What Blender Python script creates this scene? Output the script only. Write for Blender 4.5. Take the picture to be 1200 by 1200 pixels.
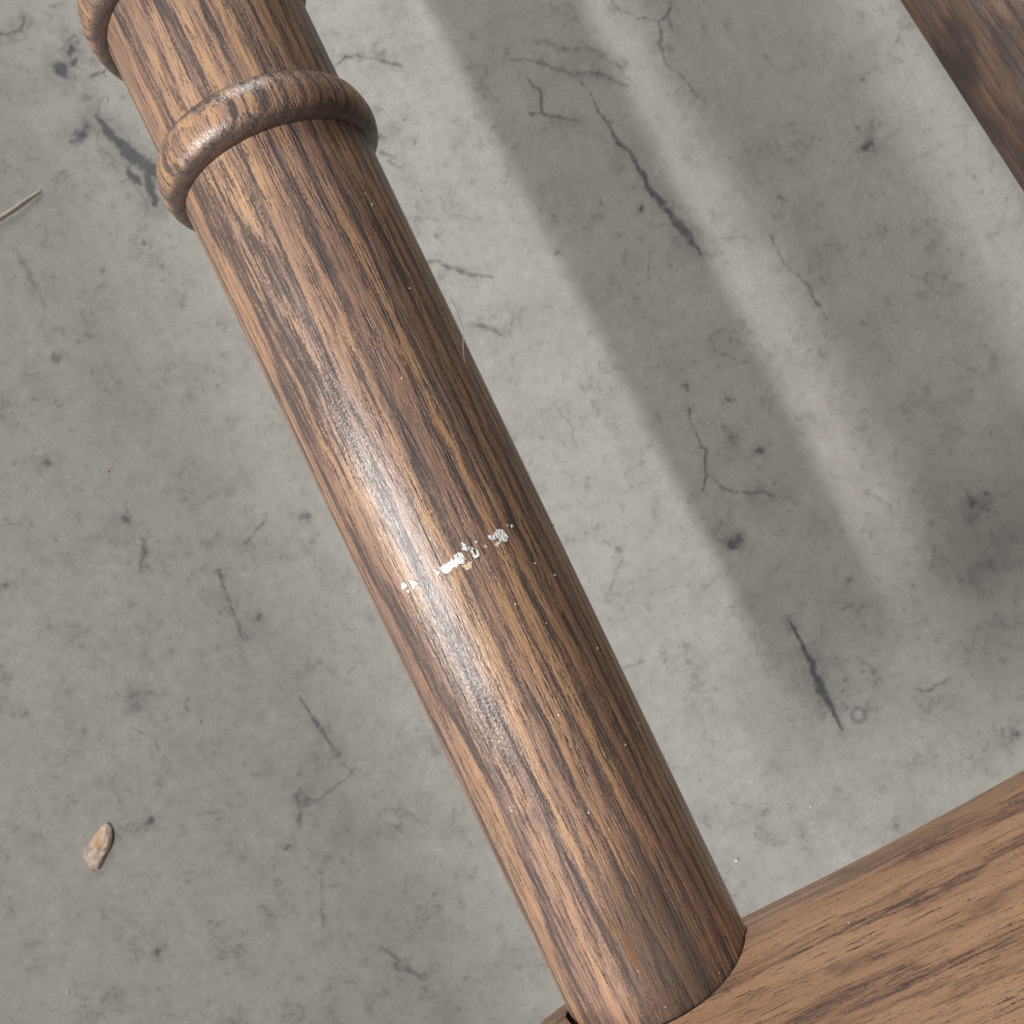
import bpy, bmesh, math, random
import numpy as np
from mathutils import Matrix, Vector, noise as mnoise

for o in list(bpy.data.objects):
    bpy.data.objects.remove(o, do_unlink=True)
scene = bpy.context.scene
COL = scene.collection
random.seed(7)
R = math.radians

# ------------------------------------------------------------------ camera
POST_R = 0.025        # radius of the turned post (m)
POST_X = -0.0169
HEIGHT = 0.183         # height of the post's axis plane over the floor
TILT = R(-4.0)       # the furniture leans a little towards the floor at its far end
FRAME = Matrix.Translation((0, 0, HEIGHT)) @ Matrix.Rotation(TILT, 4, 'X')

cam_d = bpy.data.cameras.new('camera')
cam_d.sensor_width = 36.0
cam_d.lens = 36.0 * 940.0 / 1200.0
cam_d.clip_start = 0.01
cam_d.clip_end = 60.0
cam_d.dof.use_dof = True
cam_d.dof.focus_distance = 0.2068 - 0.02
cam_d.dof.aperture_fstop = 30.0
cam = bpy.data.objects.new('camera', cam_d)
COL.objects.link(cam)
cam.matrix_world = FRAME @ Matrix.Translation((0, 0, 0.2068)) @ Matrix.Rotation(R(-25.57), 4, 'Z')
scene.camera = cam

# ------------------------------------------------------------------ light: even grey hall light plus ceiling lamps and an added fill panel
world = bpy.data.worlds.new('World')
scene.world = world
world.use_nodes = True
bg = world.node_tree.nodes['Background']
bg.inputs['Color'].default_value = (1.0, 0.985, 0.97, 1)
bg.inputs['Strength'].default_value = 0.05

def lamp(name, loc, target, sx, sy, power, color, roll=0.0):
    d = bpy.data.lights.new(name, 'AREA')
    d.shape = 'RECTANGLE'
    d.size = sx
    d.size_y = sy
    d.energy = power
    d.color = color
    o = bpy.data.objects.new(name, d)
    COL.objects.link(o)
    z = (Vector(loc) - Vector(target)).normalized()
    y = Vector((0, 1, 0))
    x = y.cross(z).normalized()
    y = z.cross(x)
    m = Matrix((x, y, z)).transposed().to_4x4()
    o.matrix_world = Matrix.Translation(loc) @ m
    return o

lamp('ceiling_tube_near', (-1.86, 0.15, 2.85), (0, 0, 0.1), 0.11, 1.2, 74.0, (1.0, 0.985, 0.96))
lamp('ceiling_tube_far', (-3.38, 0.15, 2.85), (0, 0, 0.1), 0.26, 1.5, 158.0, (1.0, 0.985, 0.96))
lamp('fill_panel', (0.3, 3.2, 1.35), (0, 0, 0.1), 1.3, 0.9, 62.0, (1.0, 0.985, 0.965))  # fill light added to brighten the rail face
scene.cycles.max_bounces = 4
scene.cycles.diffuse_bounces = 2
scene.cycles.glossy_bounces = 2
scene.cycles.adaptive_threshold = 0.03

scene.view_settings.view_transform = 'Standard'
scene.view_settings.look = 'None'
scene.view_settings.exposure = 0.0
scene.view_settings.gamma = 1.0
scene.view_settings.use_curve_mapping = False

# ------------------------------------------------------------------ data (metres; angle / length along the post)
LINES = [[[[-0.0948,0.23718,0.00083],[-0.09373,0.22988,0.00187],[-0.09231,0.22582,0.00207]],1.3],[[[-0.09124,0.22362,0.00207],[-0.0891,0.21836,0.0029],[-0.08713,0.2136,0.00249]],1.5],[[[-0.08588,0.21173,0.00249],[-0.08337,0.20714,0.00332],[-0.08158,0.20373,0.0029]],1.4],[[[-0.09229,0.20871,0.00166],[-0.09122,0.20391,0.00207],[-0.09015,0.2017,0.00124]],1.3],[[[-0.08622,0.20331,0.00166],[-0.08728,0.19778,0.00249],[-0.08727,0.19088,0.00124]],1.3],[[[-0.08777,0.27356,0.00124],[-0.09094,0.2725,0.00124]],0.72],[[[-0.08137,0.25382,0.00124],[-0.08951,0.25504,0.00124]],0.72],[[[-0.11784,0.28777,0.00083],[-0.1117,0.2862,0.00104],[-0.10677,0.28728,0.00104],[-0.10466,0.29131,0.00062]],0.8],[[[-0.15802,0.20056,0.00124],[-0.15633,0.1911,0.00207],[-0.15538,0.18022,0.00207],[-0.15768,0.16644,0.00124]],0.44],[[[-0.16425,0.07053,0.00083],[-0.16964,0.06357,0.00166]],0.48],[[[-0.16723,0.05145,0.00166],[-0.16896,0.04542,0.00207],[-0.17419,0.03967,0.00166]],0.64],[[[-0.14048,0.02157,0.00166],[-0.14244,0.00772,0.00104],[-0.14466,-0.01308,0.00083]],0.64],[[[-0.11,0.03493,0.00124],[-0.11646,0.03025,0.00083],[-0.12384,0.02829,0.00083]],0.64],[[[-0.133,-0.04883,0.00083],[-0.13065,-0.06277,0.00116],[-0.12928,-0.08538,0.00083]],0.72],[[[-0.15227,-0.08942,0.00207],[-0.16169,-0.10646,0.00207]],0.48],[[[-0.12293,-0.09426,0.00083],[-0.15294,-0.10015,0.00083]],0.56],[[[-0.18381,-0.07149,0.00066],[-0.16941,-0.07522,0.00066],[-0.15633,-0.08166,0.00066]],0.48],[[[-0.16353,-0.13471,0.00207],[-0.17371,-0.1581,0.00207]],0.4],[[[-0.15411,-0.17977,0.00124],[-0.14831,-0.1941,0.00249],[-0.14016,-0.20668,0.00166]],0.56],[[[-0.1622,-0.2021,0.00332],[-0.17322,-0.20807,0.00332]],0.4],[[[-0.21308,-0.02621,0.00066],[-0.20663,-0.03884,0.00066],[-0.2041,-0.05291,0.00066]],0.64],[[[-0.10665,-0.04988,0.00083],[-0.09282,-0.04248,0.00083]],0.4],[[[0.11736,0.1564,0.00058],[0.11889,0.13586,0.00083],[0.12281,0.11929,0.001],[0.12605,0.10207,0.00149],[0.12952,0.08421,0.00249],[0.13261,0.07129,0.00187],[0.13564,0.06011,0.0005]],0.872],[[[0.0944,0.16912,0.00083],[0.09671,0.15991,0.00108],[0.09482,0.15217,0.00116],[0.09931,0.1475,0.00108],[0.10859,0.14062,0.00066]],0.76],[[[0.09465,0.15181,0.00083],[0.08936,0.15383,0.00083]],0.64],[[[0.17129,0.17268,0.00083],[0.16731,0.16599,0.00095],[0.16282,0.16591,0.00104],[0.15735,0.15603,0.00104],[0.15768,0.14515,0.00083],[0.16166,0.13729,0.00075],[0.16435,0.12656,0.00083]],0.72],[[[0.14563,0.18441,0.00075],[0.14786,0.17872,0.00075],[0.15592,0.1712,0.00075],[0.16298,0.16626,0.00075]],0.64],[[[0.16682,0.16493,0.00124],[0.16696,0.15847,0.00124]],0.48],[[[0.10449,0.18285,0.00207],[0.11188,0.1769,0.00207],[0.1202,0.17095,0.00166],[0.13049,0.16537,0.00207],[0.13508,0.15898,0.00166],[0.13954,0.14748,0.00124]],0.44],[[[0.09227,0.17865,0.00124],[0.10345,0.17223,0.00124],[0.11296,0.16315,0.00187],[0.12896,0.1545,0.00166],[0.13621,0.14514,0.00124]],0.56],[[[0.11873,0.19416,0.00207],[0.12404,0.18664,0.00124],[0.12937,0.1791,0.00062]],0.4],[[[0.16895,0.05342,0.00075],[0.17041,0.03849,0.00083],[0.17652,0.02265,0.001],[0.1775,0.00643,0.00066]],0.68],[[[0.22034,0.03075,0.00075],[0.23826,0.02996,0.00075]],0.48],[[[0.01489,0.11266,0.00124],[0.02153,0.10779,0.00145],[0.02954,0.09918,0.00166],[0.04191,0.09205,0.00062]],0.72],[[[0.02054,0.07766,0.00166],[0.0274,0.07309,0.00174],[0.03212,0.06685,0.00166]],0.64],[[[0.11335,0.07276,0.00066],[0.10729,0.05872,0.00066]],0.56],[[[0.20138,0.07806,0.00124],[0.21724,0.06586,0.00124]],0.32],[[[0.01661,0.21173,0.00058],[0.02246,0.21286,0.00075],[0.02713,0.21156,0.00083],[0.02844,0.20884,0.00066],[0.03587,0.20415,0.00083],[0.04005,0.20095,0.00075],[0.04352,0.19808,0.0005]],0.8],[[[0.0181,0.17515,0.00166],[0.02266,0.17174,0.00124]],0.72],[[[0.01647,0.16728,0.00166],[0.02236,0.1611,0.00104]],0.64],[[[0.0175,0.16119,0.00124],[0.02408,0.1564,0.00083]],0.56],[[[0.09943,-0.00475,0.00083],[0.09732,-0.01334,0.00083],[0.09722,-0.02659,0.00091],[0.09365,-0.0364,0.00124],[0.08778,-0.04516,0.00104]],0.72],[[[0.09523,-0.039,0.00104],[0.09873,-0.04854,0.00104],[0.10945,-0.05553,0.00116],[0.12644,-0.06413,0.00058]],0.64],[[[0.16255,-0.07909,0.00249],[0.16618,-0.08456,0.00249],[0.17013,-0.09253,0.00166]],0.4],[[[0.19559,-0.13726,0.00498],[0.21905,-0.1462,0.00415]],0.32],[[[0.08648,-0.10919,0.00166],[0.07917,-0.12942,0.00207],[0.08726,-0.13336,0.00207]],0.32],[[[0.10129,-0.12205,0.00058],[0.10193,-0.14049,0.00145],[0.10167,-0.14947,0.00228],[0.10169,-0.16102,0.0027],[0.10171,-0.17262,0.00149],[0.10247,-0.18366,0.00066]],1.2],[[[0.14293,-0.18115,0.001],[0.15105,-0.18318,0.00141],[0.1614,-0.18339,0.00083]],0.64],[[[0.1223,-0.15184,0.00083],[0.12874,-0.16073,0.00124],[0.12936,-0.16681,0.00124]],0.48],[[[0.02132,-0.07339,0.00124],[0.03013,-0.0645,0.00145],[0.03822,-0.05811,0.00166]],0.44],[[[0.0173,-0.10694,0.00145],[0.0264,-0.10852,0.00124]],0.48],[[[0.12221,0.01489,0.00066],[0.12873,0.0091,0.00066],[0.13327,0.00196,0.00066]],0.56],[[[0.03437,-0.04553,0.00104],[0.03789,-0.05188,0.00104]],0.56],[[[0.03974,0.03221,0.00062],[0.04319,0.01242,0.00091],[0.04117,0.00425,0.00062]],0.48],[[[0.22563,-0.04218,0.00083],[0.22556,-0.0605,0.00083]],0.32]]
BLOBS = [[-0.09123,0.2125,0.00249,0.935],[-0.0994,0.26296,0.00373,1.4],[-0.09905,0.25943,0.00207,1.2],[-0.08917,0.2675,0.0027,1.3],[-0.09269,0.2624,0.00228,1.2],[-0.09622,0.24885,0.00539,0.51],[-0.10616,0.23308,0.00456,0.807],[-0.10084,0.23487,0.00249,0.765],[-0.11043,0.23165,0.00207,0.68],[-0.08351,0.25986,0.0029,0.51],[-0.09377,0.2855,0.00332,0.425],[-0.11773,0.27139,0.0029,0.425],[-0.08692,0.28778,0.00166,0.595],[-0.16208,0.18945,0.00249,0.425],[-0.16261,0.14588,0.00332,0.595],[-0.15634,0.15791,0.00249,0.51],[-0.1016,0.17591,0.00124,0.765],[-0.10694,0.19745,0.00249,0.383],[-0.10888,0.20826,0.00166,0.68],[-0.13852,0.2276,0.00104,0.765],[-0.18946,0.10473,0.0029,0.68],[-0.16964,0.06357,0.0029,0.85],[-0.1318,-0.0058,0.00207,0.765],[-0.14085,0.02175,0.00249,0.595],[-0.09159,0.02884,0.00373,0.68],[-0.20563,-0.01619,0.00913,0.51],[-0.20836,-0.01345,0.00498,0.425],[-0.19837,-0.01551,0.00415,0.425],[-0.15648,-0.096,0.00539,0.68],[-0.17162,-0.11511,0.00207,0.85],[-0.22683,-0.07376,0.0029,0.765],[-0.25172,-0.13337,0.00249,0.85],[-0.2442,-0.12142,0.00373,0.34],[-0.14945,-0.19353,0.00373,0.595],[-0.17587,-0.08067,0.0029,0.34],[-0.28172,-0.14596,0.00124,0.85],[-0.18487,-0.03152,0.00166,0.765],[-0.18308,-0.03617,0.00104,0.51],[-0.22083,-0.13456,0.00249,0.595],[-0.25358,-0.03665,0.00373,0.297],[-0.14204,-0.01155,0.00207,0.68],[-0.16429,0.00623,0.00104,0.765],[-0.17864,0.08648,0.00166,0.595],[-0.23478,0.05883,0.00166,0.68],[-0.10141,-0.04301,0.00207,0.425],[0.14745,0.10351,0.00207,0.595],[0.11917,0.09211,0.00124,0.85],[0.08046,0.10576,0.00108,0.85],[0.07205,0.08987,0.00108,0.85],[0.14707,0.07514,0.00124,0.68],[0.1147,0.11347,0.00166,0.765],[0.11933,0.13393,0.00166,0.68],[0.12003,0.10269,0.00124,0.68],[0.22896,0.07185,0.00332,0.85],[0.18072,0.06741,0.00207,0.68],[0.02381,0.11992,0.00249,0.595],[0.03362,0.16408,0.00124,0.85],[0.03458,0.17612,0.001,0.765],[0.03003,0.17134,0.00083,0.765],[0.11928,-0.0096,0.00166,0.85],[0.10223,0.00531,0.00207,0.765],[0.12333,-0.0372,0.00228,0.85],[0.11062,-0.02655,0.00166,0.765],[0.09132,-0.07292,0.00373,1.15],[0.09525,-0.07247,0.00249,0.765],[0.09,-0.06155,0.001,0.85],[0.13668,-0.11736,0.00145,0.85],[0.20714,-0.1084,0.00332,0.935],[0.21408,-0.1075,0.00207,0.85],[0.20561,-0.05517,0.00373,0.34],[0.20388,-0.13984,0.00747,0.425],[0.17654,-0.04228,0.00124,0.68],[0.18059,-0.06774,0.00124,0.68],[0.18153,-0.11773,0.00166,0.51],[0.16342,-0.13123,0.00166,0.51],[0.12936,-0.16681,0.00249,0.68],[0.18174,-0.22446,0.00373,0.68],[0.03956,-0.05128,0.00166,0.765],[0.11428,-0.16138,0.00124,0.765],[0.11019,-0.16421,0.00124,0.51],[0.04902,-0.20427,0.0029,0.68],[0.10676,-0.2407,0.00207,0.765],[0.1093,-0.21975,0.00249,0.383],[0.07845,-0.21831,0.00249,0.383],[0.04716,-0.22208,0.00207,0.34],[0.04981,-0.23528,0.00207,0.34]]
FLAKES = [[[[-0.5669,-0.00418],[-0.5275,-0.0038],[-0.5059,-0.00473],[-0.5381,-0.00545],[-0.5849,-0.00519]],0],[[[-0.4662,-0.00394],[-0.4183,-0.00455],[-0.3932,-0.00553],[-0.4642,-0.00628],[-0.4707,-0.00535]],0],[[[-0.5408,-0.00587],[-0.5077,-0.00602],[-0.531,-0.00668],[-0.5475,-0.00645]],0],[[[-0.3354,-0.00526],[-0.3042,-0.00588],[-0.3082,-0.00727],[-0.3334,-0.00787],[-0.3345,-0.00642]],2],[[[-0.1776,-0.00384],[-0.1747,-0.00459],[-0.1504,-0.00515],[-0.1785,-0.00598],[-0.1935,-0.00523]],0],[[[-0.1344,-0.00434],[-0.0782,-0.00414],[-0.0317,-0.00411],[0.0048,-0.00341],[0.069,-0.00303],[0.1039,-0.0036],[0.1073,-0.00521],[0.1032,-0.00602],[0.0431,-0.00558],[0.0019,-0.00594],[-0.0214,-0.00567],[-0.0488,-0.0062],[-0.1071,-0.00623],[-0.1361,-0.00532]],0],[[[0.048,-0.00604],[0.1042,-0.00609],[0.1587,-0.00612],[0.1182,-0.00763],[0.0722,-0.00765]],1],[[[0.1437,-0.00121],[0.1652,-0.00219],[0.1615,-0.00357],[0.1362,-0.0037],[0.1241,-0.00284]],0],[[[0.1749,-0.00288],[0.2219,-0.00344],[0.2354,-0.00394],[0.2027,-0.00395],[0.1957,-0.00527],[0.2222,-0.00522],[0.2327,-0.00414],[0.2462,-0.00459],[0.2377,-0.00592],[0.1841,-0.00599],[0.1806,-0.00438]],0],[[[0.2597,-0.0024],[0.2797,-0.00257],[0.2668,-0.00305],[0.2544,-0.00285]],0],[[[0.3148,-0.00411],[0.3466,-0.00462],[0.3323,-0.00503],[0.3078,-0.00446]],2],[[[0.3842,-0.00246],[0.4347,-0.00303],[0.5013,-0.00231],[0.5526,-0.00271],[0.5709,-0.00495],[0.5359,-0.0056],[0.493,-0.00513],[0.4291,-0.00572],[0.4161,-0.00514],[0.4822,-0.00472],[0.4755,-0.00412],[0.4244,-0.00413],[0.3898,-0.00339]],0],[[[0.6567,-0.00269],[0.6852,-0.00287],[0.6741,-0.00344],[0.6489,-0.00326]],0],[[[0.612,-0.00224],[0.6386,-0.00221],[0.6113,-0.00288]],2]]
SPECKS = [[0.3475,-0.01933],[0.7257,-0.01316],[0.8997,-0.01797],[-0.0515,-0.0389],[0.2663,-0.04634],[1.1116,-0.05988],[1.0317,-0.06028],[0.7659,-0.06099],[-0.5418,-0.06226],[-0.5426,-0.06139],[0.7966,0.05803],[1.0275,0.05958],[0.3022,0.0384],[-0.3033,0.03971],[-0.5408,0.00769],[1.5236,-0.00756],[0.6018,-0.11726],[-0.0045,-0.11621],[-0.0881,-0.10627],[-0.4312,0.0717],[0.8274,0.0799],[0.8133,0.08303],[0.1285,-0.069],[0.2298,-0.07469],[-0.114,-0.00987],[-0.5093,0.05318],[0.5445,-0.02654],[1.0165,-0.03862]]
FIBRE = [[1.5261,0.05672],[1.5286,0.05262],[1.3802,0.04686],[1.2249,0.04268],[1.0837,0.03778],[0.9787,0.03228],[0.8857,0.02585],[0.823,0.0217]]
FLOORRING = [0.11267,-0.17992]
CHIP = [[-0.2446,-0.06402],[-0.24457,-0.07028],[-0.24828,-0.07566],[-0.25365,-0.07975],[-0.25826,-0.08326],[-0.26108,-0.08331],[-0.26302,-0.07897],[-0.26195,-0.07419],[-0.25771,-0.07051],[-0.25217,-0.06699]]
STRAW = [[-0.17163,0.21081],[-0.15858,0.21377],[-0.14823,0.21497],[-0.14038,0.21647],[-0.13361,0.21761]]
GRIT = [[-0.16549,0.08832,0.00166,1],[-0.16292,0.0898,0.00083,1],[-0.30178,-0.1329,0.00124,0],[-0.16647,0.0969,0.00066,0],[-0.12386,0.13598,0.00104,0],[-0.0973,0.08913,0.00083,0],[-0.08701,0.24206,0.00091,0],[-0.1128,0.20836,0.00083,0],[-0.18145,-0.03933,0.00124,1],[0.15905,0.00926,0.00124,1],[0.21134,0.073,0.00104,1],[0.10498,-0.01469,0.00104,0],[-0.21434,0.07184,0.00083,0],[-0.09932,0.05535,0.00075,0],[-0.11138,-0.0008,0.00075,0],[-0.21452,-0.0597,0.00083,0],[0.02633,-0.22065,0.00166,0],[0.07172,-0.21203,0.00124,0],[0.06535,0.16147,0.00083,0],[0.21576,-0.01929,0.00075,0],[-0.19343,0.12721,0.00083,0],[-0.12586,0.06577,0.00066,0],[-0.28053,-0.07414,0.00083,0],[-0.15758,-0.16468,0.00083,0],[0.0597,-0.02295,0.00083,1],[0.05592,0.02001,0.00066,0]]
ORANGE = [-0.081,-0.10141]
ORANGE2 = [-0.1354,-0.09442]

# ------------------------------------------------------------------ node helpers
class NT:
    def __init__(self, name):
        self.mat = bpy.data.materials.new(name)
        self.mat.use_nodes = True
        self.t = self.mat.node_tree
        self.t.nodes.clear()
        self.out = self.n('ShaderNodeOutputMaterial')
        self.b = self.n('ShaderNodeBsdfPrincipled')
        self.l(self.b.outputs[0], self.out.inputs['Surface'])
    def n(self, t, **kw):
        x = self.t.nodes.new(t)
        for k, v in kw.items():
            setattr(x, k, v)
        return x
    def l(self, a, b):
        self.t.links.new(a, b)
    def put(self, sock, v):
        if isinstance(v, bpy.types.NodeSocket):
            self.l(v, sock)
        elif v is not None:
            sock.default_value = v
    def m(self, op, a, b=None, c=None, clamp=False):
        x = self.n('ShaderNodeMath', operation=op, use_clamp=clamp)
        self.put(x.inputs[0], a); self.put(x.inputs[1], b)
        if c is not None: self.put(x.inputs[2], c)
        return x.outputs[0]
    def vm(self, op, a, b=None):
        x = self.n('ShaderNodeVectorMath', operation=op)
        self.put(x.inputs[0], a); self.put(x.inputs[1], b)
        return x.outputs['Value'] if op in ('LENGTH', 'DOT_PRODUCT', 'DISTANCE') else x.outputs[0]
    def noise(self, vec, scale=1.0, detail=2.0, rough=0.5, dist=0.0, color=False, dim='3D'):
        x = self.n('ShaderNodeTexNoise', noise_dimensions=dim)
        self.l(vec, x.inputs['Vector'])
        x.inputs['Scale'].default_value = scale
        x.inputs['Detail'].default_value = detail
        x.inputs['Roughness'].default_value = rough
        x.inputs['Distortion'].default_value = dist
        return x.outputs['Color' if color else 'Fac']
    def ramp(self, f, lo, hi, smooth=True, a=0.0, b=1.0):
        x = self.n('ShaderNodeMapRange', interpolation_type='SMOOTHSTEP' if smooth else 'LINEAR', clamp=True)
        self.put(x.inputs['Value'], f)
        self.put(x.inputs['From Min'], lo); self.put(x.inputs['From Max'], hi)
        self.put(x.inputs['To Min'], a); self.put(x.inputs['To Max'], b)
        return x.outputs[0]
    def mix(self, f, a, b, blend='MIX'):
        x = self.n('ShaderNodeMix', data_type='RGBA', blend_type=blend)
        x.clamp_factor = True
        self.put(x.inputs[0], f)
        self.put(x.inputs[6], a if not isinstance(a, tuple) else (*a, 1) if len(a) == 3 else a)
        self.put(x.inputs[7], b if not isinstance(b, tuple) else (*b, 1) if len(b) == 3 else b)
        return x.outputs[2]
    def bump(self, h, strength, dist, normal=None):
        x = self.n('ShaderNodeBump')
        x.inputs['Strength'].default_value = strength
        x.inputs['Distance'].default_value = dist
        self.l(h, x.inputs['Height'])
        if normal is not None: self.l(normal, x.inputs['Normal'])
        return x.outputs[0]

def wood(name, along='Y', seed=(0, 0, 0), pith=(0.010, -0.050), ring=0.0031, warp=1.0,
         light=(0.44, 0.258, 0.144), mid=(0.330, 0.192, 0.128), dark=(0.070, 0.048, 0.044),
         pore=0.0, streak=1.0, rough=0.46, coat=0.0, marks=None, dark_patch=0.0, stretch=1.0, ring_pull=0.115):
    """stained open-grained oak as a solid texture; the grain runs along one object axis"""
    t = NT(name)
    tc = t.n('ShaderNodeTexCoord')
    sep = t.n('ShaderNodeSeparateXYZ')
    t.l(tc.outputs['Object'], sep.inputs[0])
    X, Y, Z = sep.outputs
    if along == 'X':
        gx, gy, gz = Y, X, Z
    else:
        gx, gy, gz = X, Y, Z
    cm = t.n('ShaderNodeCombineXYZ')
    t.l(gx, cm.inputs[0]); t.l(gy, cm.inputs[1]); t.l(gz, cm.inputs[2])
    P = t.vm('ADD', cm.outputs[0], seed)
    sy = 1.0 / stretch
    cx = t.m('SUBTRACT', gx, pith[0])
    cz = t.m('SUBTRACT', gz, pith[1])
    d = t.m('SQRT', t.m('ADD', t.m('MULTIPLY', cx, cx), t.m('MULTIPLY', cz, cz)))
    lowf = t.noise(t.vm('MULTIPLY', P, (75, 8 * sy, 75)), 1.0, 2, 0.6)
    q = t.m('ADD', t.m('DIVIDE', d, ring), t.m('MULTIPLY', t.m('SUBTRACT', lowf, 0.5), warp * 2))
    fr = t.m('FRACT', q)
    early = t.m('MULTIPLY', t.ramp(fr, 0.0, 0.10), t.ramp(fr, 0.58, 0.22))
    n1 = t.noise(t.vm('MULTIPLY', P, (980, 56 * sy, 980)), 1.0, 3, 0.72)
    n2 = t.noise(t.vm('MULTIPLY', t.vm('ADD', P, (0.7, 0.3, 0.1)), (2000, 130 * sy, 2000)), 1.0, 2, 0.7)
    n4 = t.noise(t.vm('MULTIPLY', P, (3600, 1300, 3600)), 1.0, 1, 0.5)
    tone = t.noise(t.vm('MULTIPLY', P, (230, 12 * sy, 230)), 1.0, 2, 0.6)
    rag = t.m('MULTIPLY', t.m('SUBTRACT', n4, 0.5), 0.38)
    a1 = t.m('ADD', t.m('ADD', n1, rag), t.m('MULTIPLY', early, ring_pull))
    big = t.ramp(a1, 0.566 - pore, 0.628 - pore)
    a2 = t.m('ADD', t.m('ADD', n2, rag), t.m('MULTIPLY', early, 0.12))
    fine = t.ramp(a2, 0.545 - pore, 0.64 - pore)
    band = t.ramp(t.m('ADD', tone, t.m('MULTIPLY', early, 0.10)), 0.54 - pore, 0.68 - pore)
    col = t.mix(t.ramp(tone, 0.56, 0.38), mid, light)
    col = t.mix(t.m('MULTIPLY', early, 0.30 * streak), col, tuple(v * 0.66 for v in mid))
    col = t.mix(t.m('MULTIPLY', band, 0.34 * streak), col, tuple(v * 2.0 for v in dark))
    col = t.mix(t.m('MULTIPLY', fine, 0.72 * streak), col, tuple(v * 1.5 for v in dark))
    f2 = t.m('FRACT', t.m('MULTIPLY', q, 2.3))
    row = t.m('MULTIPLY', t.m('MULTIPLY', t.ramp(f2, 0.0, 0.12), t.ramp(f2, 0.46, 0.16)), t.ramp(t.m('ADD', n2, rag), 0.36, 0.56))
    col = t.mix(t.m('MULTIPLY', row, 0.52 * streak), col, tuple(v * 1.25 for v in dark))
    col = t.mix(t.m('MULTIPLY', big, 0.86 * streak), col, dark)
    grn = t.ramp(n4, 0.25, 0.75, False, 0.80, 1.20)
    gc = t.n('ShaderNodeCombineXYZ')
    for k in range(3): t.l(grn, gc.inputs[k])
    col = t.mix(1.0, col, gc.outputs[0], 'MULTIPLY')
    if dark_patch > 0:
        g = t.noise(t.vm('MULTIPLY', P, (60, 26, 60)), 1.0, 4, 0.65)
        col = t.mix(t.m('MULTIPLY', t.ramp(g, 0.40, 0.62), dark_patch), col, (0.035, 0.024, 0.020))
    # darker where the surface faces along the grain
    sn = t.n('ShaderNodeSeparateXYZ'); t.l(tc.outputs['Normal'], sn.inputs[0])
    ny = t.m('ABSOLUTE', sn.outputs[0 if along == 'X' else 1])
    col = t.mix(t.ramp(ny, 0.30, 0.66, a=0.0, b=0.80), col, tuple(v * 0.9 for v in dark))
    if marks:
        for (mx, my, mz, rx, ry, colour, amt) in marks:
            dv = t.vm('MULTIPLY', t.vm('SUBTRACT', tc.outputs['Object'], (mx, my, mz)), (1 / rx, 1 / ry, 1 / rx))
            dd = t.m('ADD', t.vm('LENGTH', dv), t.m('MULTIPLY', t.m('SUBTRACT', n1, 0.5), 1.6))
            col = t.mix(t.m('MULTIPLY', t.ramp(dd, 1.0, 0.3), amt), col, colour)
    t.l(col, t.b.inputs['Base Color'])
    rg = t.m('ADD', t.m('ADD', rough - 0.13, t.m('ADD', t.m('MULTIPLY', n4, 0.10), t.m('MULTIPLY', lowf, 0.22))), t.m('MULTIPLY', big, 0.16), clamp=True)
    t.l(rg, t.b.inputs['Roughness'])
    t.b.inputs['IOR'].default_value = 1.5
    if coat > 0:
        t.b.inputs['Coat Weight'].default_value = coat
        t.b.inputs['Coat Roughness'].default_value = 0.155
        t.l(t.bump(t.m('SUBTRACT', t.m('MULTIPLY', n4, 0.6), n1), 0.50, 0.00024), t.b.inputs['Coat Normal'])
    hb = t.m('ADD', t.ramp(n1, 0.52 - pore, 0.66 - pore), t.m('MULTIPLY', n2, 1.0))
    h = t.m('SUBTRACT', t.m('MULTIPLY', n4, 0.45), hb)
    t.l(t.bump(h, 0.60, 0.00028), t.b.inputs['Normal'])
    return t.mat

def plain(name, color, rough=0.7, vary=0.12, scale=600.0, bump=0.3):
    t = NT(name)
    tc = t.n('ShaderNodeTexCoord')
    n = t.noise(tc.outputs['Object'], scale, 4, 0.6)
    t.l(t.mix(t.ramp(n, 0.3, 0.7), tuple(v * (1 - vary) for v in color), tuple(min(1, v * (1 + vary)) for v in color)), t.b.inputs['Base Color'])
    t.b.inputs['Roughness'].default_value = rough
    t.l(t.bump(n, bump, 0.0002), t.b.inputs['Normal'])
    return t.mat

# ------------------------------------------------------------------ object helpers
def link(name, me, mat, parent=None, mw=None, smooth=True):
    o = bpy.data.objects.new(name, me)
    COL.objects.link(o)
    if mat: me.materials.append(mat)
    if smooth:
        me.polygons.foreach_set('use_smooth', [True] * len(me.polygons))
    if parent is not None: o.parent = parent
    if mw is not None: o.matrix_local = mw
    return o

def tag(o, label, cat, group=None, kind=None):
    if label: o['label'] = label
    if cat: o['category'] = cat
    if group: o['group'] = group
    if kind: o['kind'] = kind
    return o

def lathe(name, prof, cx=0.0, cz=0.0, seg=160):
    """profile (y, r) turned about an axis parallel to Y"""
    vs, fs = [], []
    for y, r in prof:
        for k in range(seg):
            a = 2 * math.pi * k / seg
            vs.append((cx + r * math.sin(a), y, cz + r * math.cos(a)))
    for i in range(len(prof) - 1):
        for k in range(seg):
            k2 = (k + 1) % seg
            fs.append((i * seg + k, i * seg + k2, (i + 1) * seg + k2, (i + 1) * seg + k))
    fs.append(tuple(range(seg))[::-1])
    fs.append(tuple(range((len(prof) - 1) * seg, len(prof) * seg)))
    me = bpy.data.meshes.new(name)
    me.from_pydata(vs, [], fs)
    bm = bmesh.new(); bm.from_mesh(me)
    bmesh.ops.recalc_face_normals(bm, faces=bm.faces)
    bm.to_mesh(me); bm.free()
    return me

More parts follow.
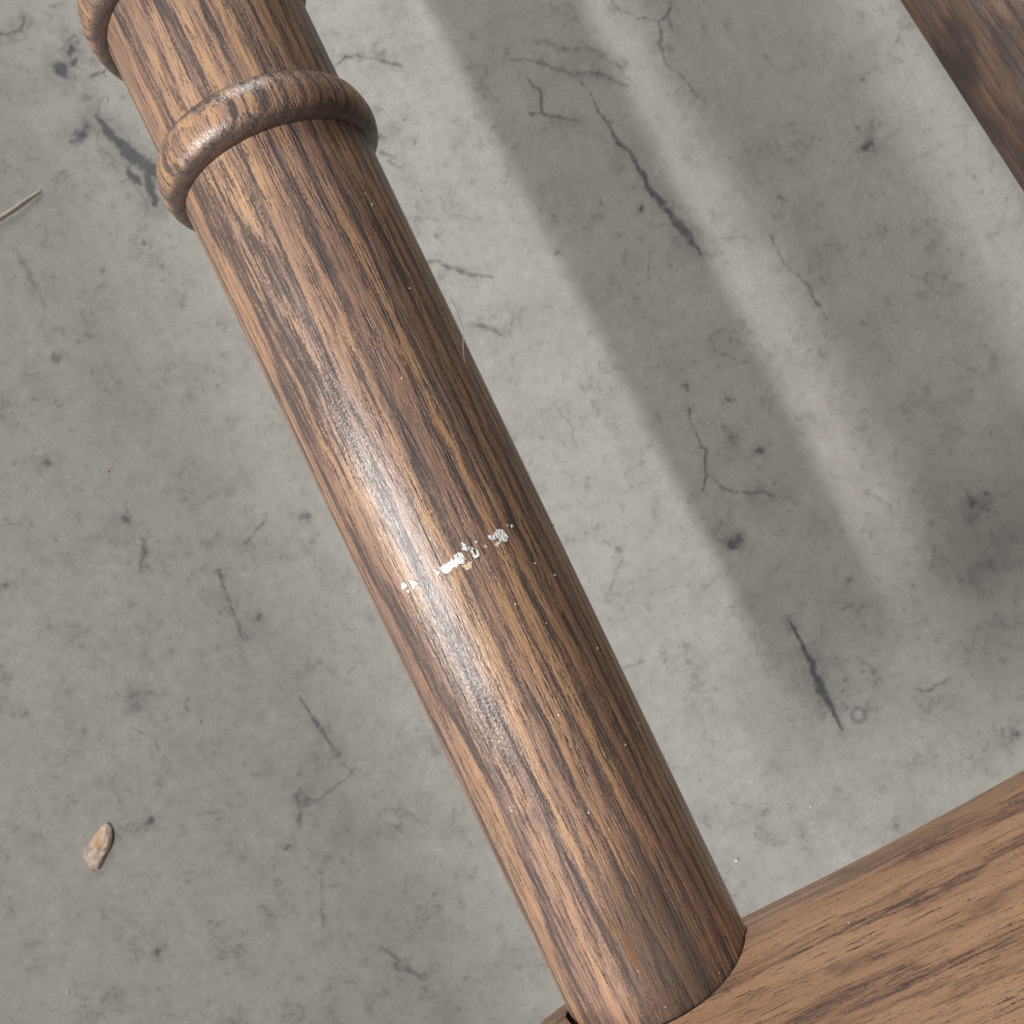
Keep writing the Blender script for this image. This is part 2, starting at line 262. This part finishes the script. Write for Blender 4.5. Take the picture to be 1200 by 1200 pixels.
def tube(name, pts, radii, seg=8):
    vs, fs = [], []
    n = len(pts)
    for i, p in enumerate(pts):
        p = Vector(p)
        tdir = (Vector(pts[min(i + 1, n - 1)]) - Vector(pts[max(i - 1, 0)])).normalized()
        up = Vector((0, 0, 1)) if abs(tdir.z) < 0.9 else Vector((1, 0, 0))
        a = tdir.cross(up).normalized(); b = a.cross(tdir)
        for k in range(seg):
            w = 2 * math.pi * k / seg
            vs.append(p + (a * math.cos(w) + b * math.sin(w)) * radii[i])
    for i in range(n - 1):
        for k in range(seg):
            k2 = (k + 1) % seg
            fs.append((i * seg + k, i * seg + k2, (i + 1) * seg + k2, (i + 1) * seg + k))
    fs.append(tuple(range(seg))); fs.append(tuple(range((n - 1) * seg, n * seg))[::-1])
    me = bpy.data.meshes.new(name)
    me.from_pydata([tuple(v) for v in vs], [], fs)
    return me

def smooth_line(pts, n):
    """Catmull-Rom resample"""
    P = [Vector(p) for p in pts]
    P = [2 * P[0] - P[1]] + P + [2 * P[-1] - P[-2]]
    out = []
    segs = len(P) - 3
    for i in range(n + 1):
        s = i / n * segs
        k = min(int(s), segs - 1); f = s - k
        a, b, c, d = P[k:k + 4]
        out.append(0.5 * ((2 * b) + (c - a) * f + (2 * a - 5 * b + 4 * c - d) * f * f + (3 * b - a - 3 * c + d) * f ** 3))
    return out

# ------------------------------------------------------------------ concrete floor (setting)
def axis_lines(lo, hi, step, outer):
    core = list(np.arange(lo, hi, step))
    left = [lo - step * 2 ** k for k in range(1, 40) if step * 2 ** k < outer]
    right = [core[-1] + step * 2 ** k for k in range(1, 40) if step * 2 ** k < outer]
    return np.array(sorted(left) + core + right)

def build_floor():
    xs = axis_lines(-0.35, 0.34, 0.0009, 2.5)
    ys = axis_lines(-0.33, 0.36, 0.0009, 2.5)
    nx, ny = len(xs), len(ys)
    GX, GY = np.meshgrid(xs, ys)
    mark = np.zeros((ny, nx), np.float32)
    rng = np.random.default_rng(4)
    def wav(cell, amp):
        """smooth random field over the core of the floor"""
        gx = np.clip((GX + 0.37) / cell, 0, 0.75 / cell); gy = np.clip((GY + 0.37) / cell, 0, 0.75 / cell)
        tab = rng.uniform(-1, 1, (int(0.75 / cell) + 3, int(0.75 / cell) + 3))
        i, j = gx.astype(int), gy.astype(int)
        fx, fy = gx - i, gy - j
        fx = fx * fx * (3 - 2 * fx); fy = fy * fy * (3 - 2 * fy)
        return amp * ((tab[j, i] * (1 - fx) + tab[j, i + 1] * fx) * (1 - fy) + (tab[j + 1, i] * (1 - fx) + tab[j + 1, i + 1] * fx) * fy)
    TX, TY = GX, GY
    GX2 = GX + wav(0.009, 0.0017) + wav(0.0035, 0.0014) + wav(0.0016, 0.0008)
    GY2 = GY + wav(0.009, 0.0017) + wav(0.0035, 0.0014) + wav(0.0016, 0.0008)
    def window(x0, x1, y0, y1):
        i0, i1 = np.searchsorted(xs, (x0, x1)); j0, j1 = np.searchsorted(ys, (y0, y1))
        return slice(j0, j1), slice(i0, i1)
    def spread(arr, bx, by, r, st):
        sl = window(bx - 2.5 * r, bx + 2.5 * r, by - 2.5 * r, by + 2.5 * r)
        x, y = GX2[sl], GY2[sl]
        if x.size: arr[sl] = np.maximum(arr[sl], st * np.exp(-((x - bx) ** 2 + (y - by) ** 2) / r ** 2))
    for pts, st in LINES:
        for (ax, ay, aw), (bx, by, bw) in zip(pts[:-1], pts[1:]):
            m = 3 * max(aw, bw) + 0.002
            sl = window(min(ax, bx) - m, max(ax, bx) + m, min(ay, by) - m, max(ay, by) + m)
            x, y = 0.45 * GX[sl] + 0.55 * GX2[sl], 0.45 * GY[sl] + 0.55 * GY2[sl]
            if x.size == 0: continue
            dx, dy = bx - ax, by - ay
            f = np.clip(((x - ax) * dx + (y - ay) * dy) / (dx * dx + dy * dy + 1e-12), 0, 1)
            dd = np.hypot(x - ax - f * dx, y - ay - f * dy)
            w = np.maximum(aw + (bw - aw) * f, 0.0006)
            mark[sl] = np.maximum(mark[sl], st * np.exp(-(dd / w) ** 2))
    for bx, by, r, st in BLOBS:
        m = 3 * r + 0.002
        sl = window(bx - m, bx + m, by - m, by + m)
        x, y = GX2[sl], GY2[sl]
        if x.size == 0: continue
        dd = np.hypot(x - bx, y - by)
        mark[sl] = np.maximum(mark[sl], st * np.exp(-(dd / max(r, 0.0007)) ** 2))
    rx, ry = FLOORRING
    sl = window(rx - 0.02, rx + 0.02, ry - 0.02, ry + 0.02)
    dd = np.hypot(GX[sl] - rx, GY[sl] - ry)
    halo = np.zeros_like(mark)
    for pts, st in LINES:
        for (ax, ay, aw) in pts:
            spread(halo, ax, ay, 4.0 * aw + 0.004, 0.55 * st)
    for bx, by, r, st in BLOBS:
        spread(halo, bx, by, 2.2 * r + 0.003, 0.6 * st)
    ringm = np.zeros_like(mark)
    ringm[sl] = np.exp(-((dd - 0.0033) / 0.0017) ** 2)
    # very slight unevenness of the trowelled surface
    zz = np.zeros((ny, nx), np.float32)
    co = np.stack([GX, GY, zz], -1).reshape(-1, 3).astype(np.float32)
    idx = np.arange(nx * ny).reshape(ny, nx)
    q = np.stack([idx[:-1, :-1], idx[:-1, 1:], idx[1:, 1:], idx[1:, :-1]], -1).reshape(-1, 4).astype(np.int32)
    me = bpy.data.meshes.new('floor')
    me.vertices.add(len(co)); me.vertices.foreach_set('co', co.ravel())
    me.loops.add(q.size); me.loops.foreach_set('vertex_index', q.ravel())
    me.polygons.add(len(q)); me.polygons.foreach_set('loop_start', np.arange(0, q.size, 4, dtype=np.int32))
    me.update(calc_edges=True)
    for nm, arr in (('mark', mark), ('ring_mark', ringm), ('halo', halo)):
        at = me.attributes.new(nm, 'FLOAT', 'POINT')
        at.data.foreach_set('value', arr.ravel().astype(np.float32))
    t = NT('concrete')
    tc = t.n('ShaderNodeTexCoord')
    P = tc.outputs['Object']
    am = t.n('ShaderNodeAttribute', attribute_name='mark').outputs['Fac']
    ar = t.n('ShaderNodeAttribute', attribute_name='ring_mark').outputs['Fac']
    ah = t.n('ShaderNodeAttribute', attribute_name='halo').outputs['Fac']
    N = lambda v, sc, de, ro: t.noise(v, sc, de, ro, dim='2D')
    cl = N(P, 7.0, 2, 0.5)
    md = N(t.vm('ADD', P, (2.3, 0.4, 0)), 42.0, 4, 0.62)
    sm = N(P, 170.0, 4, 0.66)
    fn = N(P, 950.0, 2, 0.6)
    gr = N(P, 3100.0, 1, 0.6)
    col = t.mix(t.ramp(cl, 0.36, 0.64), (0.350, 0.340, 0.312), (0.338, 0.321, 0.292))
    col = t.mix(t.ramp(md, 0.45, 0.74, a=0.0, b=0.52), col, (0.245, 0.236, 0.218))
    col = t.mix(t.ramp(md, 0.46, 0.28, a=0.0, b=0.22), col, (0.47, 0.46, 0.43))
    col = t.mix(t.ramp(sm, 0.50, 0.76, a=0.0, b=0.36), col, (0.205, 0.197, 0.184))
    col = t.mix(t.ramp(sm, 0.44, 0.26, a=0.0, b=0.24), col, (0.50, 0.49, 0.46))
    col = t.mix(t.ramp(fn, 0.50, 0.74, a=0.0, b=0.46), col, (0.20, 0.19, 0.178))
    col = t.mix(t.ramp(gr, 0.35, 0.75, a=0.0, b=0.26), col, (0.25, 0.24, 0.225))
    # hairline crazing
    wv = t.vm('ADD', P, t.vm('MULTIPLY', t.vm('SUBTRACT', t.noise(P, 34.0, 3, 0.65, color=True, dim='2D'), (0.5, 0.5, 0.5)), (0.05, 0.05, 0)))
    vo = t.n('ShaderNodeTexVoronoi', feature='DISTANCE_TO_EDGE', voronoi_dimensions='2D')
    t.l(wv, vo.inputs['Vector']); vo.inputs['Scale'].default_value = 22.0
    hair = t.ramp(vo.outputs['Distance'], 0.035, 0.0)
    hm = t.ramp(t.m('ADD', md, t.m('MULTIPLY', t.m('SUBTRACT', sm, 0.5), 0.5)), 0.50, 0.66)
    vo2 = t.n('ShaderNodeTexVoronoi', feature='DISTANCE_TO_EDGE', voronoi_dimensions='2D')
    t.l(wv, vo2.inputs['Vector']); vo2.inputs['Scale'].default_value = 47.0
    hair = t.m('MAXIMUM', hair, t.m('MULTIPLY', t.ramp(vo2.outputs['Distance'], 0.055, 0.0), t.ramp(sm, 0.46, 0.60)))
    hm = t.m('MAXIMUM', t.m('MULTIPLY', hm, 0.8), t.ramp(t.m('MULTIPLY', ah, t.m('ADD', sm, 0.5)), 0.12, 0.55))
    hair = t.m('MULTIPLY', hair, hm)
    col = t.mix(t.m('MULTIPLY', t.ramp(t.m('MULTIPLY', ah, t.m('ADD', md, sm)), 0.15, 0.70), 0.42), col, (0.165, 0.160, 0.155))
    col = t.mix(t.m('MULTIPLY', hair, 0.50), col, (0.13, 0.125, 0.12))
    # small dark pits
    vp = t.n('ShaderNodeTexVoronoi', feature='F1', voronoi_dimensions='2D')
    t.l(t.vm('ADD', P, t.vm('MULTIPLY', t.noise(P, 330.0, 2, 0.6, color=True, dim='2D'), (0.005, 0.005, 0))), vp.inputs['Vector'])
    vp.inputs['Scale'].default_value = 95.0
    sepc = t.n('ShaderNodeSeparateColor'); t.l(vp.outputs['Color'], sepc.inputs[0])
    pr = t.ramp(sepc.outputs[0], 0.50, 1.0, False, 0.0, 0.17)
    pit = t.ramp(t.m('DIVIDE', vp.outputs['Distance'], t.m('MAXIMUM', pr, 0.001)), 1.0, 0.45)
    pit = t.m('MULTIPLY', t.m('MULTIPLY', pit, t.ramp(sepc.outputs[1], 0.30, 0.9)), t.ramp(md, 0.36, 0.58, a=0.25, b=1.0))
    col = t.mix(t.m('MULTIPLY', pit, 0.50), col, (0.12, 0.115, 0.11))
    # distinct stains, scratches and cracks
    rag = t.m('ADD', t.m('MULTIPLY', sm, 1.0), t.m('MULTIPLY', fn, 1.0))
    mk = t.ramp(t.m('MULTIPLY', am, t.m('SUBTRACT', t.m('MULTIPLY', rag, 1.75), 0.48)), 0.14, 1.25)
    stain = t.mix(fn, (0.024, 0.024, 0.028), (0.100, 0.097, 0.098))
    col = t.mix(t.m('MULTIPLY', mk, 0.86), col, stain)
    rk = t.m('MULTIPLY', t.ramp(t.m('MULTIPLY', ar, t.m('ADD', 0.5, sm)), 0.25, 1.0), 0.62)
    col = t.mix(rk, col, (0.135, 0.135, 0.145))
    t.l(col, t.b.inputs['Base Color'])
    t.l(t.m('ADD', 0.52, t.m('MULTIPLY', sm, 0.25)), t.b.inputs['Roughness'])
    t.b.inputs['IOR'].default_value = 1.42
    hh = t.m('ADD', t.m('MULTIPLY', sm, 0.8), t.m('MULTIPLY', fn, 0.3))
    t.l(t.bump(hh, 0.35, 0.0007), t.b.inputs['Normal'])
    o = link('floor', me, t.mat, smooth=True)
    o['kind'] = 'structure'
    return o

build_floor()

def build_shade_block():  # unseen block added to keep the far tube off the left floor
    bm = bmesh.new()
    bmesh.ops.create_cube(bm, size=1.0, matrix=Matrix.Translation((-0.76, 0.0, 0.25)) @ Matrix.Diagonal((0.20, 3.2, 0.50, 1)))
    bmesh.ops.bevel(bm, geom=[e for e in bm.edges], offset=0.012, segments=3, affect='EDGES')
    me = bpy.data.meshes.new('shade_block'); bm.to_mesh(me); bm.free()
    o = link('shade_block', me, plain('grey_shade_block', (0.30, 0.29, 0.27), 0.85, 0.15, 60.0), smooth=False)
    o['kind'] = 'structure'
build_shade_block()

# ------------------------------------------------------------------ the furniture: turned posts in a curved rail
BASE_Y = -0.1192       # face of the rail that the posts stand in
def on_post(a, y, r=POST_R):
    return (POST_X + r * math.sin(a), y, r * math.cos(a))
m_stain_shade = [(*on_post(ORANGE[0] + 0.30, ORANGE[1] - 0.004), 0.0150, 0.036, (0.055, 0.040, 0.034), 0.72),  # dark stain at the foot, widened to paint in the shade on its right
            (*on_post(ORANGE[0], ORANGE[1]), 0.0013, 0.011, (0.17, 0.075, 0.024), 0.60),
            (*on_post(ORANGE2[0], ORANGE2[1]), 0.0016, 0.006, (0.19, 0.100, 0.038), 0.5)]
M_POST = wood('stained_oak_post', 'Y', seed=(0.83, 0.46, 0.29), marks=m_stain_shade, coat=0.46)
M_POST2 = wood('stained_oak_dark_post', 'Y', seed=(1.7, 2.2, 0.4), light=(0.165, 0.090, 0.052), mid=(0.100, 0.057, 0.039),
               dark_patch=0.92, rough=0.66)  # darker wood tone with blackish blotches
M_RAIL = wood('stained_oak_rail', 'X', seed=(0.9, 0.5, 1.3), pith=(-0.30, 0.10), ring=0.0075, stretch=0.75, ring_pull=0.06, light=(0.58, 0.340, 0.200), mid=(0.51, 0.290, 0.172),
              dark=(0.095, 0.058, 0.050), pore=-0.050, streak=1.0, rough=0.45)

root = bpy.data.objects.new('wooden_furniture', None)
COL.objects.link(root)
root.location = (0, 0, 0)
tag(root, 'brown stained oak furniture frame with turned posts set in a rail over the concrete floor', 'furniture')

def bead(y0, s=1.0):
    b = [(0.0000, 0.0244)]
    for k in range(15):                       # rolled shoulder
        w = math.pi / 2 * k / 14
        b.append((0.0002 + 0.0062 * (1 - math.cos(w)), 0.0249 + 0.0040 * math.sin(w) ** 0.9))
    b += [(0.0074, 0.02885), (0.0090, 0.0286), (0.0106, 0.0282), (0.0120, 0.0277), (0.0128, 0.0272), (0.0131, 0.0266), (0.0132, 0.0258), (0.0133, 0.0244)]
    return [(y0 + a * s, r) for a, r in b]

def post_profile(y0, y1, n=60):
    return [(y0 + (y1 - y0) * i / n, POST_R) for i in range(n + 1)]

BEADS = (0.1020, 0.1462)
p1 = link('turned_post', lathe('turned_post', [(BASE_Y - 0.016, 0.0242), (BASE_Y - 0.0155, 0.0249)] + post_profile(BASE_Y - 0.014, 0.81), POST_X), M_POST, root, FRAME)
p1['label'] = 'round brown post with white scuff marks and raised rings'
for y in BEADS:
    link('turned_ring', lathe('turned_ring', bead(y, 0.90), POST_X), M_POST, p1)

# second post, splayed a little, lower and darker
P2 = Matrix.Translation((0.1990, 0.045, -0.0215)) @ Matrix.Rotation(R(7.2), 4, 'Z')
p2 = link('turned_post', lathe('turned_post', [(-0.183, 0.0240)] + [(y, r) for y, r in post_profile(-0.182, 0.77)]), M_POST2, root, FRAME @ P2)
p2['label'] = 'darker brown post beside the scuffed one'

# rail: flat face, far edge rounded over, curving down to the floor at its right end
def rail_mesh(name, y_face, sign, x0, x1, thick=0.034, top=0.105, round_a=0.0376):
    cols = []
    NX = 150
    Fi = FRAME.inverted()
    for i in range(NX + 1):
        f = i / NX
        x = x0 + (x1 - x0) * f
        z_e = 0.0086 - 0.58 * max(x, 0.0) ** 2
        z_t = top
        rr = 0.026
        if x - x0 < rr:
            k = rr - (x - x0)
            z_e += rr - math.sqrt(max(rr * rr - k * k, 0))
            z_t -= rr - math.sqrt(max(rr * rr - k * k, 0))
        lim = -HEIGHT + 0.0095 + round_a      # never below the floor
        z_e = max(z_e, lim)
        loop = []
        for j in range(9):                     # front face top arris
            a = math.pi / 2 * j / 8
            loop.append((-0.006 + 0.006 * math.sin(a) - 0.0, z_t - 0.006 + 0.006 * math.cos(a)))
        for j in range(1, 12):
            loop.append((0.0, z_t - 0.006 + (z_e - z_t + 0.006) * j / 12))
        c18, s18, rr2 = math.cos(R(22)), math.sin(R(22)), 0.024
        loop.append((-0.00008, z_e))
        for j in range(1, 8):                  # shallow bevel, then rolled over
            loop.append((-0.0091 * j / 8, z_e - 0.0006 - 0.0219 * j / 8))
        for j in range(25):
            a = R(22) + R(68) * j / 24
            loop.append((-0.0091 - rr2 * (c18 - math.cos(a)), z_e - 0.0225 - rr2 * (math.sin(a) - s18)))
        loop.append((-thick, z_e - round_a))
        for j in range(1, 12):
            loop.append((-thick - 0.0005, z_e - round_a + (z_t - z_e + round_a) * j / 12))
        loop.append((-thick, z_t))
        cols.append([(x, y_face + sign * dy, z) for dy, z in loop])
    n = len(cols[0])
    vs = [v for c in cols for v in c]
    fs = []
    for i in range(NX):
        for j in range(n):
            j2 = (j + 1) % n
            fs.append((i * n + j, i * n + j2, (i + 1) * n + j2, (i + 1) * n + j))
    fs.append(tuple(range(n))); fs.append(tuple(range(NX * n, (NX + 1) * n))[::-1])
    me = bpy.data.meshes.new(name)
    me.from_pydata(vs, [], fs)
    bm = bmesh.new(); bm.from_mesh(me)
    bmesh.ops.recalc_face_normals(bm, faces=bm.faces)
    bm.to_mesh(me); bm.free()
    return me

def socket(me, mats):
    """cut round sockets into a rail mesh"""
    o = bpy.data.objects.new('tmp', me); COL.objects.link(o)
    cut = []
    for cm in mats:
        c = bpy.data.objects.new('tmp_cut', cm); COL.objects.link(c); cut.append(c)
        md = o.modifiers.new('b', 'BOOLEAN'); md.operation = 'DIFFERENCE'; md.object = c; md.solver = 'EXACT'
    dg = bpy.context.evaluated_depsgraph_get()
    out = bpy.data.meshes.new_from_object(o.evaluated_get(dg))
    for c in cut: bpy.data.objects.remove(c, do_unlink=True)
    bpy.data.objects.remove(o, do_unlink=True)
    return out

rm = rail_mesh('rail', BASE_Y, 1, -0.066, 0.47)
rm = socket(rm, [lathe('c', [(BASE_Y - 0.018, 0.0257), (BASE_Y + 0.03, 0.0257)], POST_X - 0.0005, 0.0003, 96)])
rail = link('rail', rm, M_RAIL, root, FRAME)
rail['label'] = 'lighter brown board with rounded far edge holding the posts'
try:
    rm.set_sharp_from_angle(angle=R(40))
except Exception:
    pass
rail_b = link('rail', rail_mesh('rail', 0.80, -1, -0.066, 0.47, top=0.03), M_RAIL, root, FRAME)

# white scuff: flakes of paint caught on the grain, each a thin raised chip
def inside(pt, poly):
    x, y = pt
    r = False
    for i in range(len(poly)):
        (x1, y1), (x2, y2) = poly[i - 1], poly[i]
        if (y1 > y) != (y2 > y) and x < (x2 - x1) * (y - y1) / (y2 - y1) + x1: r = not r
    return r

def flake_mesh(name, idx):
    """crumbs of paint left on the high fibres; they skip over the open pores"""
    bm = bmesh.new()
    rnd = random.Random(3 + idx)
    st = 0.00017
    for pts, kind in FLAKES:
        if kind != idx: continue
        poly = [(a * POST_R, y) for a, y in pts]
        x0, x1 = min(p[0] for p in poly), max(p[0] for p in poly)
        y0, y1 = min(p[1] for p in poly), max(p[1] for p in poly)
        grid = {}
        for i in range(-2, int((x1 - x0) / st) + 3):
            for j in range(-2, int((y1 - y0) / st) + 3):
                x, y = x0 + i * st, y0 + j * st
                w = Vector((x * 2300, y * 420, 3.0))
                xx = x + 0.00022 * mnoise.noise(Vector((x * 2500, y * 2500, 1)))
                yy = y + 0.00022 * mnoise.noise(Vector((x * 2500, y * 2500, 9)))
                if inside((xx, yy), poly) and mnoise.noise(w) < 0.40:
                    grid[i, j] = (x, y)
        vid = {}
        def vert(i, j):
            if (i, j) not in vid:
                x, y = x0 + i * st, y0 + j * st
                x += rnd.uniform(-0.3, 0.3) * st; y += rnd.uniform(-0.3, 0.3) * st
                hgt = 0.00006 + 0.00022 * (0.5 + 0.5 * mnoise.noise(Vector((x * 1800, y * 1800, 5))))
                vid[i, j] = (bm.verts.new(on_post(x / POST_R, y, POST_R + hgt)), bm.verts.new(on_post(x / POST_R, y, POST_R - 0.0002)))
            return vid[i, j]
        for (i, j) in grid:
            q = [vert(i, j), vert(i + 1, j), vert(i + 1, j + 1), vert(i, j + 1)]
            bm.faces.new([v[0] for v in q])
            for k, (di, dj) in enumerate(((0, -1), (1, 0), (0, 1), (-1, 0))):
                if (i + di, j + dj) not in grid:
                    a, b = q[k], q[(k + 1) % 4]
                    bm.faces.new((a[0], a[1], b[1], b[0]))
    bmesh.ops.recalc_face_normals(bm, faces=bm.faces)
    me = bpy.data.meshes.new(name)
    bm.to_mesh(me); bm.free()
    return me
M_PAINT = plain('white_paint', (0.74, 0.74, 0.72), 0.65, 0.18, 2200.0, 0.5)
M_CREAM = plain('cream_filler', (0.62, 0.46, 0.30), 0.6, 0.1, 2500.0, 0.5)
M_THIN = plain('thin_grey_paint', (0.52, 0.48, 0.44), 0.6, 0.2, 2500.0, 0.5)
s0 = link('paint_scuff', flake_mesh('paint_scuff', 0), M_PAINT, p1, smooth=False)
s0['label'] = 'white paint scuff across the grain'
s1 = link('paint_scuff', flake_mesh('paint_scuff', 1), M_CREAM, p1, smooth=False)
s1['label'] = 'cream coloured chip at the scuff'
s2 = link('paint_scuff', flake_mesh('paint_scuff', 2), M_THIN, p1, smooth=False)
s2['label'] = 'faint grey paint traces of the scuff'

# dust specks stuck to the wood
def speck_mesh(name, places):
    bm = bmesh.new()
    rnd = random.Random(11)
    for p, r in places:
        g = bmesh.ops.create_icosphere(bm, subdivisions=1, radius=r)
        for v in g['verts']:
            v.co = Vector((v.co.x * rnd.uniform(0.6, 1.5), v.co.y * rnd.uniform(0.6, 1.5), v.co.z * rnd.uniform(0.5, 1.0))) + Vector(p)
    me = bpy.data.meshes.new(name)
    bm.to_mesh(me); bm.free()
    return me
rnd = random.Random(5)
pl = [(on_post(a, y, POST_R), rnd.uniform(0.00016, 0.00036)) for a, y in SPECKS]
for _ in range(45):
    pl.append((on_post(rnd.uniform(-1.5, 1.5), rnd.uniform(-0.118, 0.10), POST_R), rnd.uniform(0.00005, 0.00012)))
M_DUST = plain('pale_dust', (0.52, 0.46, 0.41), 0.8, 0.2, 3000.0)
d1 = link('dust', speck_mesh('dust', pl), M_DUST, p1); d1['kind'] = 'stuff'
pl = [((0.0292, BASE_Y, 0.0215), 0.0003)]
for _ in range(45):
    pl.append(((rnd.uniform(0.01, 0.12), BASE_Y, rnd.uniform(0.006, 0.075)), rnd.uniform(0.00006, 0.00016)))
d2 = link('dust', speck_mesh('dust', pl), M_DUST, rail); d2['kind'] = 'stuff'

# ------------------------------------------------------------------ small things
M_FIBRE = plain('white_fibre', (0.75, 0.73, 0.70), 0.5, 0.05)
fp = []
for i, (a, y) in enumerate(FIBRE[:5]):
    lift = (0.0014, 0.0015, 0.0011, 0.0004, 0.00006)[i]
    fp.append(FRAME @ Vector(on_post(a, y, POST_R + lift)))
fp = smooth_line(fp, 40)
tag(link('fibre', tube('fibre', fp, [0.00006 + 0.00006 * math.sin(math.pi * i / 40) for i in range(41)], 6), M_FIBRE),
    'fine white hair-like fibre clinging to the right edge of the scuffed post', 'fibre')

M_STRAW = plain('pale_straw', (0.56, 0.48, 0.40), 0.6, 0.15, 900.0)
sp_ = smooth_line([(x, y, 0.0011) for x, y in STRAW], 36)
for i, p in enumerate(sp_): p.z = 0.0008 + 0.0010 * math.sin(math.pi * i / 36) ** 2
tag(link('straw', tube('straw', sp_, [0.00075 * (1 - 0.45 * (i / 36) ** 3) for i in range(37)], 8), M_STRAW),
    'thin pale straw lying on the concrete at the left edge', 'straw')

def chip_mesh():
    """thin splinter of wood: domed top, broken outline, flat underside"""
    P = [Vector((x, y, 0)) for x, y in CHIP]
    c = sum(P, Vector()) / len(P)
    ring = smooth_line(P + [P[0]], 28)[:-1]
    rnd = random.Random(2)
    vs, fs = [], []
    K = 5
    n = len(ring)
    for k in range(K):
        f = 1 - k / K
        hgt = 0.0020 * (1 - f ** 7)
        for i, p in enumerate(ring):
            j = 1 + 0.10 * mnoise.noise(p * 700) + 0.05 * mnoise.noise(p * 2000)
            q = c + (p - c) * f * j
            vs.append((q.x, q.y, 0.0012 + hgt + 0.0011 * mnoise.noise(q * 330) * (1 - f ** 4) + 0.0004 * mnoise.noise(q * 1100)))
    vs.append((c.x, c.y, 0.0032))
    for k in range(K - 1):
        for i in range(n):
            fs.append((k * n + i, k * n + (i + 1) % n, (k + 1) * n + (i + 1) % n, (k + 1) * n + i))
    for i in range(n):
        fs.append(((K - 1) * n + i, (K - 1) * n + (i + 1) % n, K * n))
    b0 = len(vs)
    for p in ring: vs.append((c.x + (p.x - c.x) * 0.86, c.y + (p.y - c.y) * 0.86, 0.0))
    for i in range(n):
        fs.append((b0 + i, b0 + (i + 1) % n, (i + 1) % n, i))
    fs.append(tuple(range(b0, b0 + n))[::-1])
    me = bpy.data.meshes.new('wood_chip')
    me.from_pydata(vs, [], fs)
    bm = bmesh.new(); bm.from_mesh(me)
    bmesh.ops.recalc_face_normals(bm, faces=bm.faces)
    bm.to_mesh(me); bm.free()
    return me
t = NT('pale_raw_wood')
tcx = t.n('ShaderNodeTexCoord')
cn = t.noise(tcx.outputs['Object'], 330.0, 4, 0.6)
cc = t.mix(t.ramp(cn, 0.34, 0.62), (0.58, 0.44, 0.33), (0.64, 0.51, 0.43))
cn2 = t.noise(tcx.outputs['Object'], 210.0, 3, 0.6)
cc = t.mix(t.ramp(cn2, 0.56, 0.68, a=0, b=0.75), cc, (0.24, 0.16, 0.13))
cn3 = t.noise(t.vm('ADD', tcx.outputs['Object'], (5, 2, 1)), 190.0, 2, 0.5)
cc = t.mix(t.ramp(cn3, 0.55, 0.65, a=0, b=0.8), cc, (0.62, 0.38, 0.15))
t.l(cc, t.b.inputs['Base Color']); t.b.inputs['Roughness'].default_value = 0.6
t.l(t.bump(cn, 0.5, 0.0004), t.b.inputs['Normal'])
tag(link('wood_chip', chip_mesh(), t.mat, smooth=False), 'small pale tan wood chip lying alone on the concrete floor', 'wood chip')

def grit_mesh(name, k):
    bm = bmesh.new()
    rnd = random.Random(21 + k)
    extra = [(rnd.uniform(-0.30, 0.30), rnd.uniform(-0.25, 0.28), 0.00012 + 0.00035 * rnd.random() ** 3, k) for _ in range(70)]
    for x, y, r, kind in GRIT + extra:
        if kind != k: continue
        g = bmesh.ops.create_icosphere(bm, subdivisions=1, radius=r * 0.55)
        for v in g['verts']:
            v.co = Vector((v.co.x * rnd.uniform(0.6, 1.3), v.co.y * rnd.uniform(0.6, 1.3), v.co.z * rnd.uniform(0.3, 0.6))) + Vector((x, y, r * 0.22))
    me = bpy.data.meshes.new(name)
    bm.to_mesh(me); bm.free()
    return me
tag(link('grit', grit_mesh('grit', 0), plain('pale_grit', (0.58, 0.57, 0.54), 0.8)), 'tiny pale grains of grit scattered over the concrete', 'grit', kind='stuff')
tag(link('sawdust', grit_mesh('sawdust', 1), plain('tan_sawdust', (0.46, 0.33, 0.20), 0.8)), 'tiny tan sawdust crumbs scattered over the concrete', 'sawdust', kind='stuff')
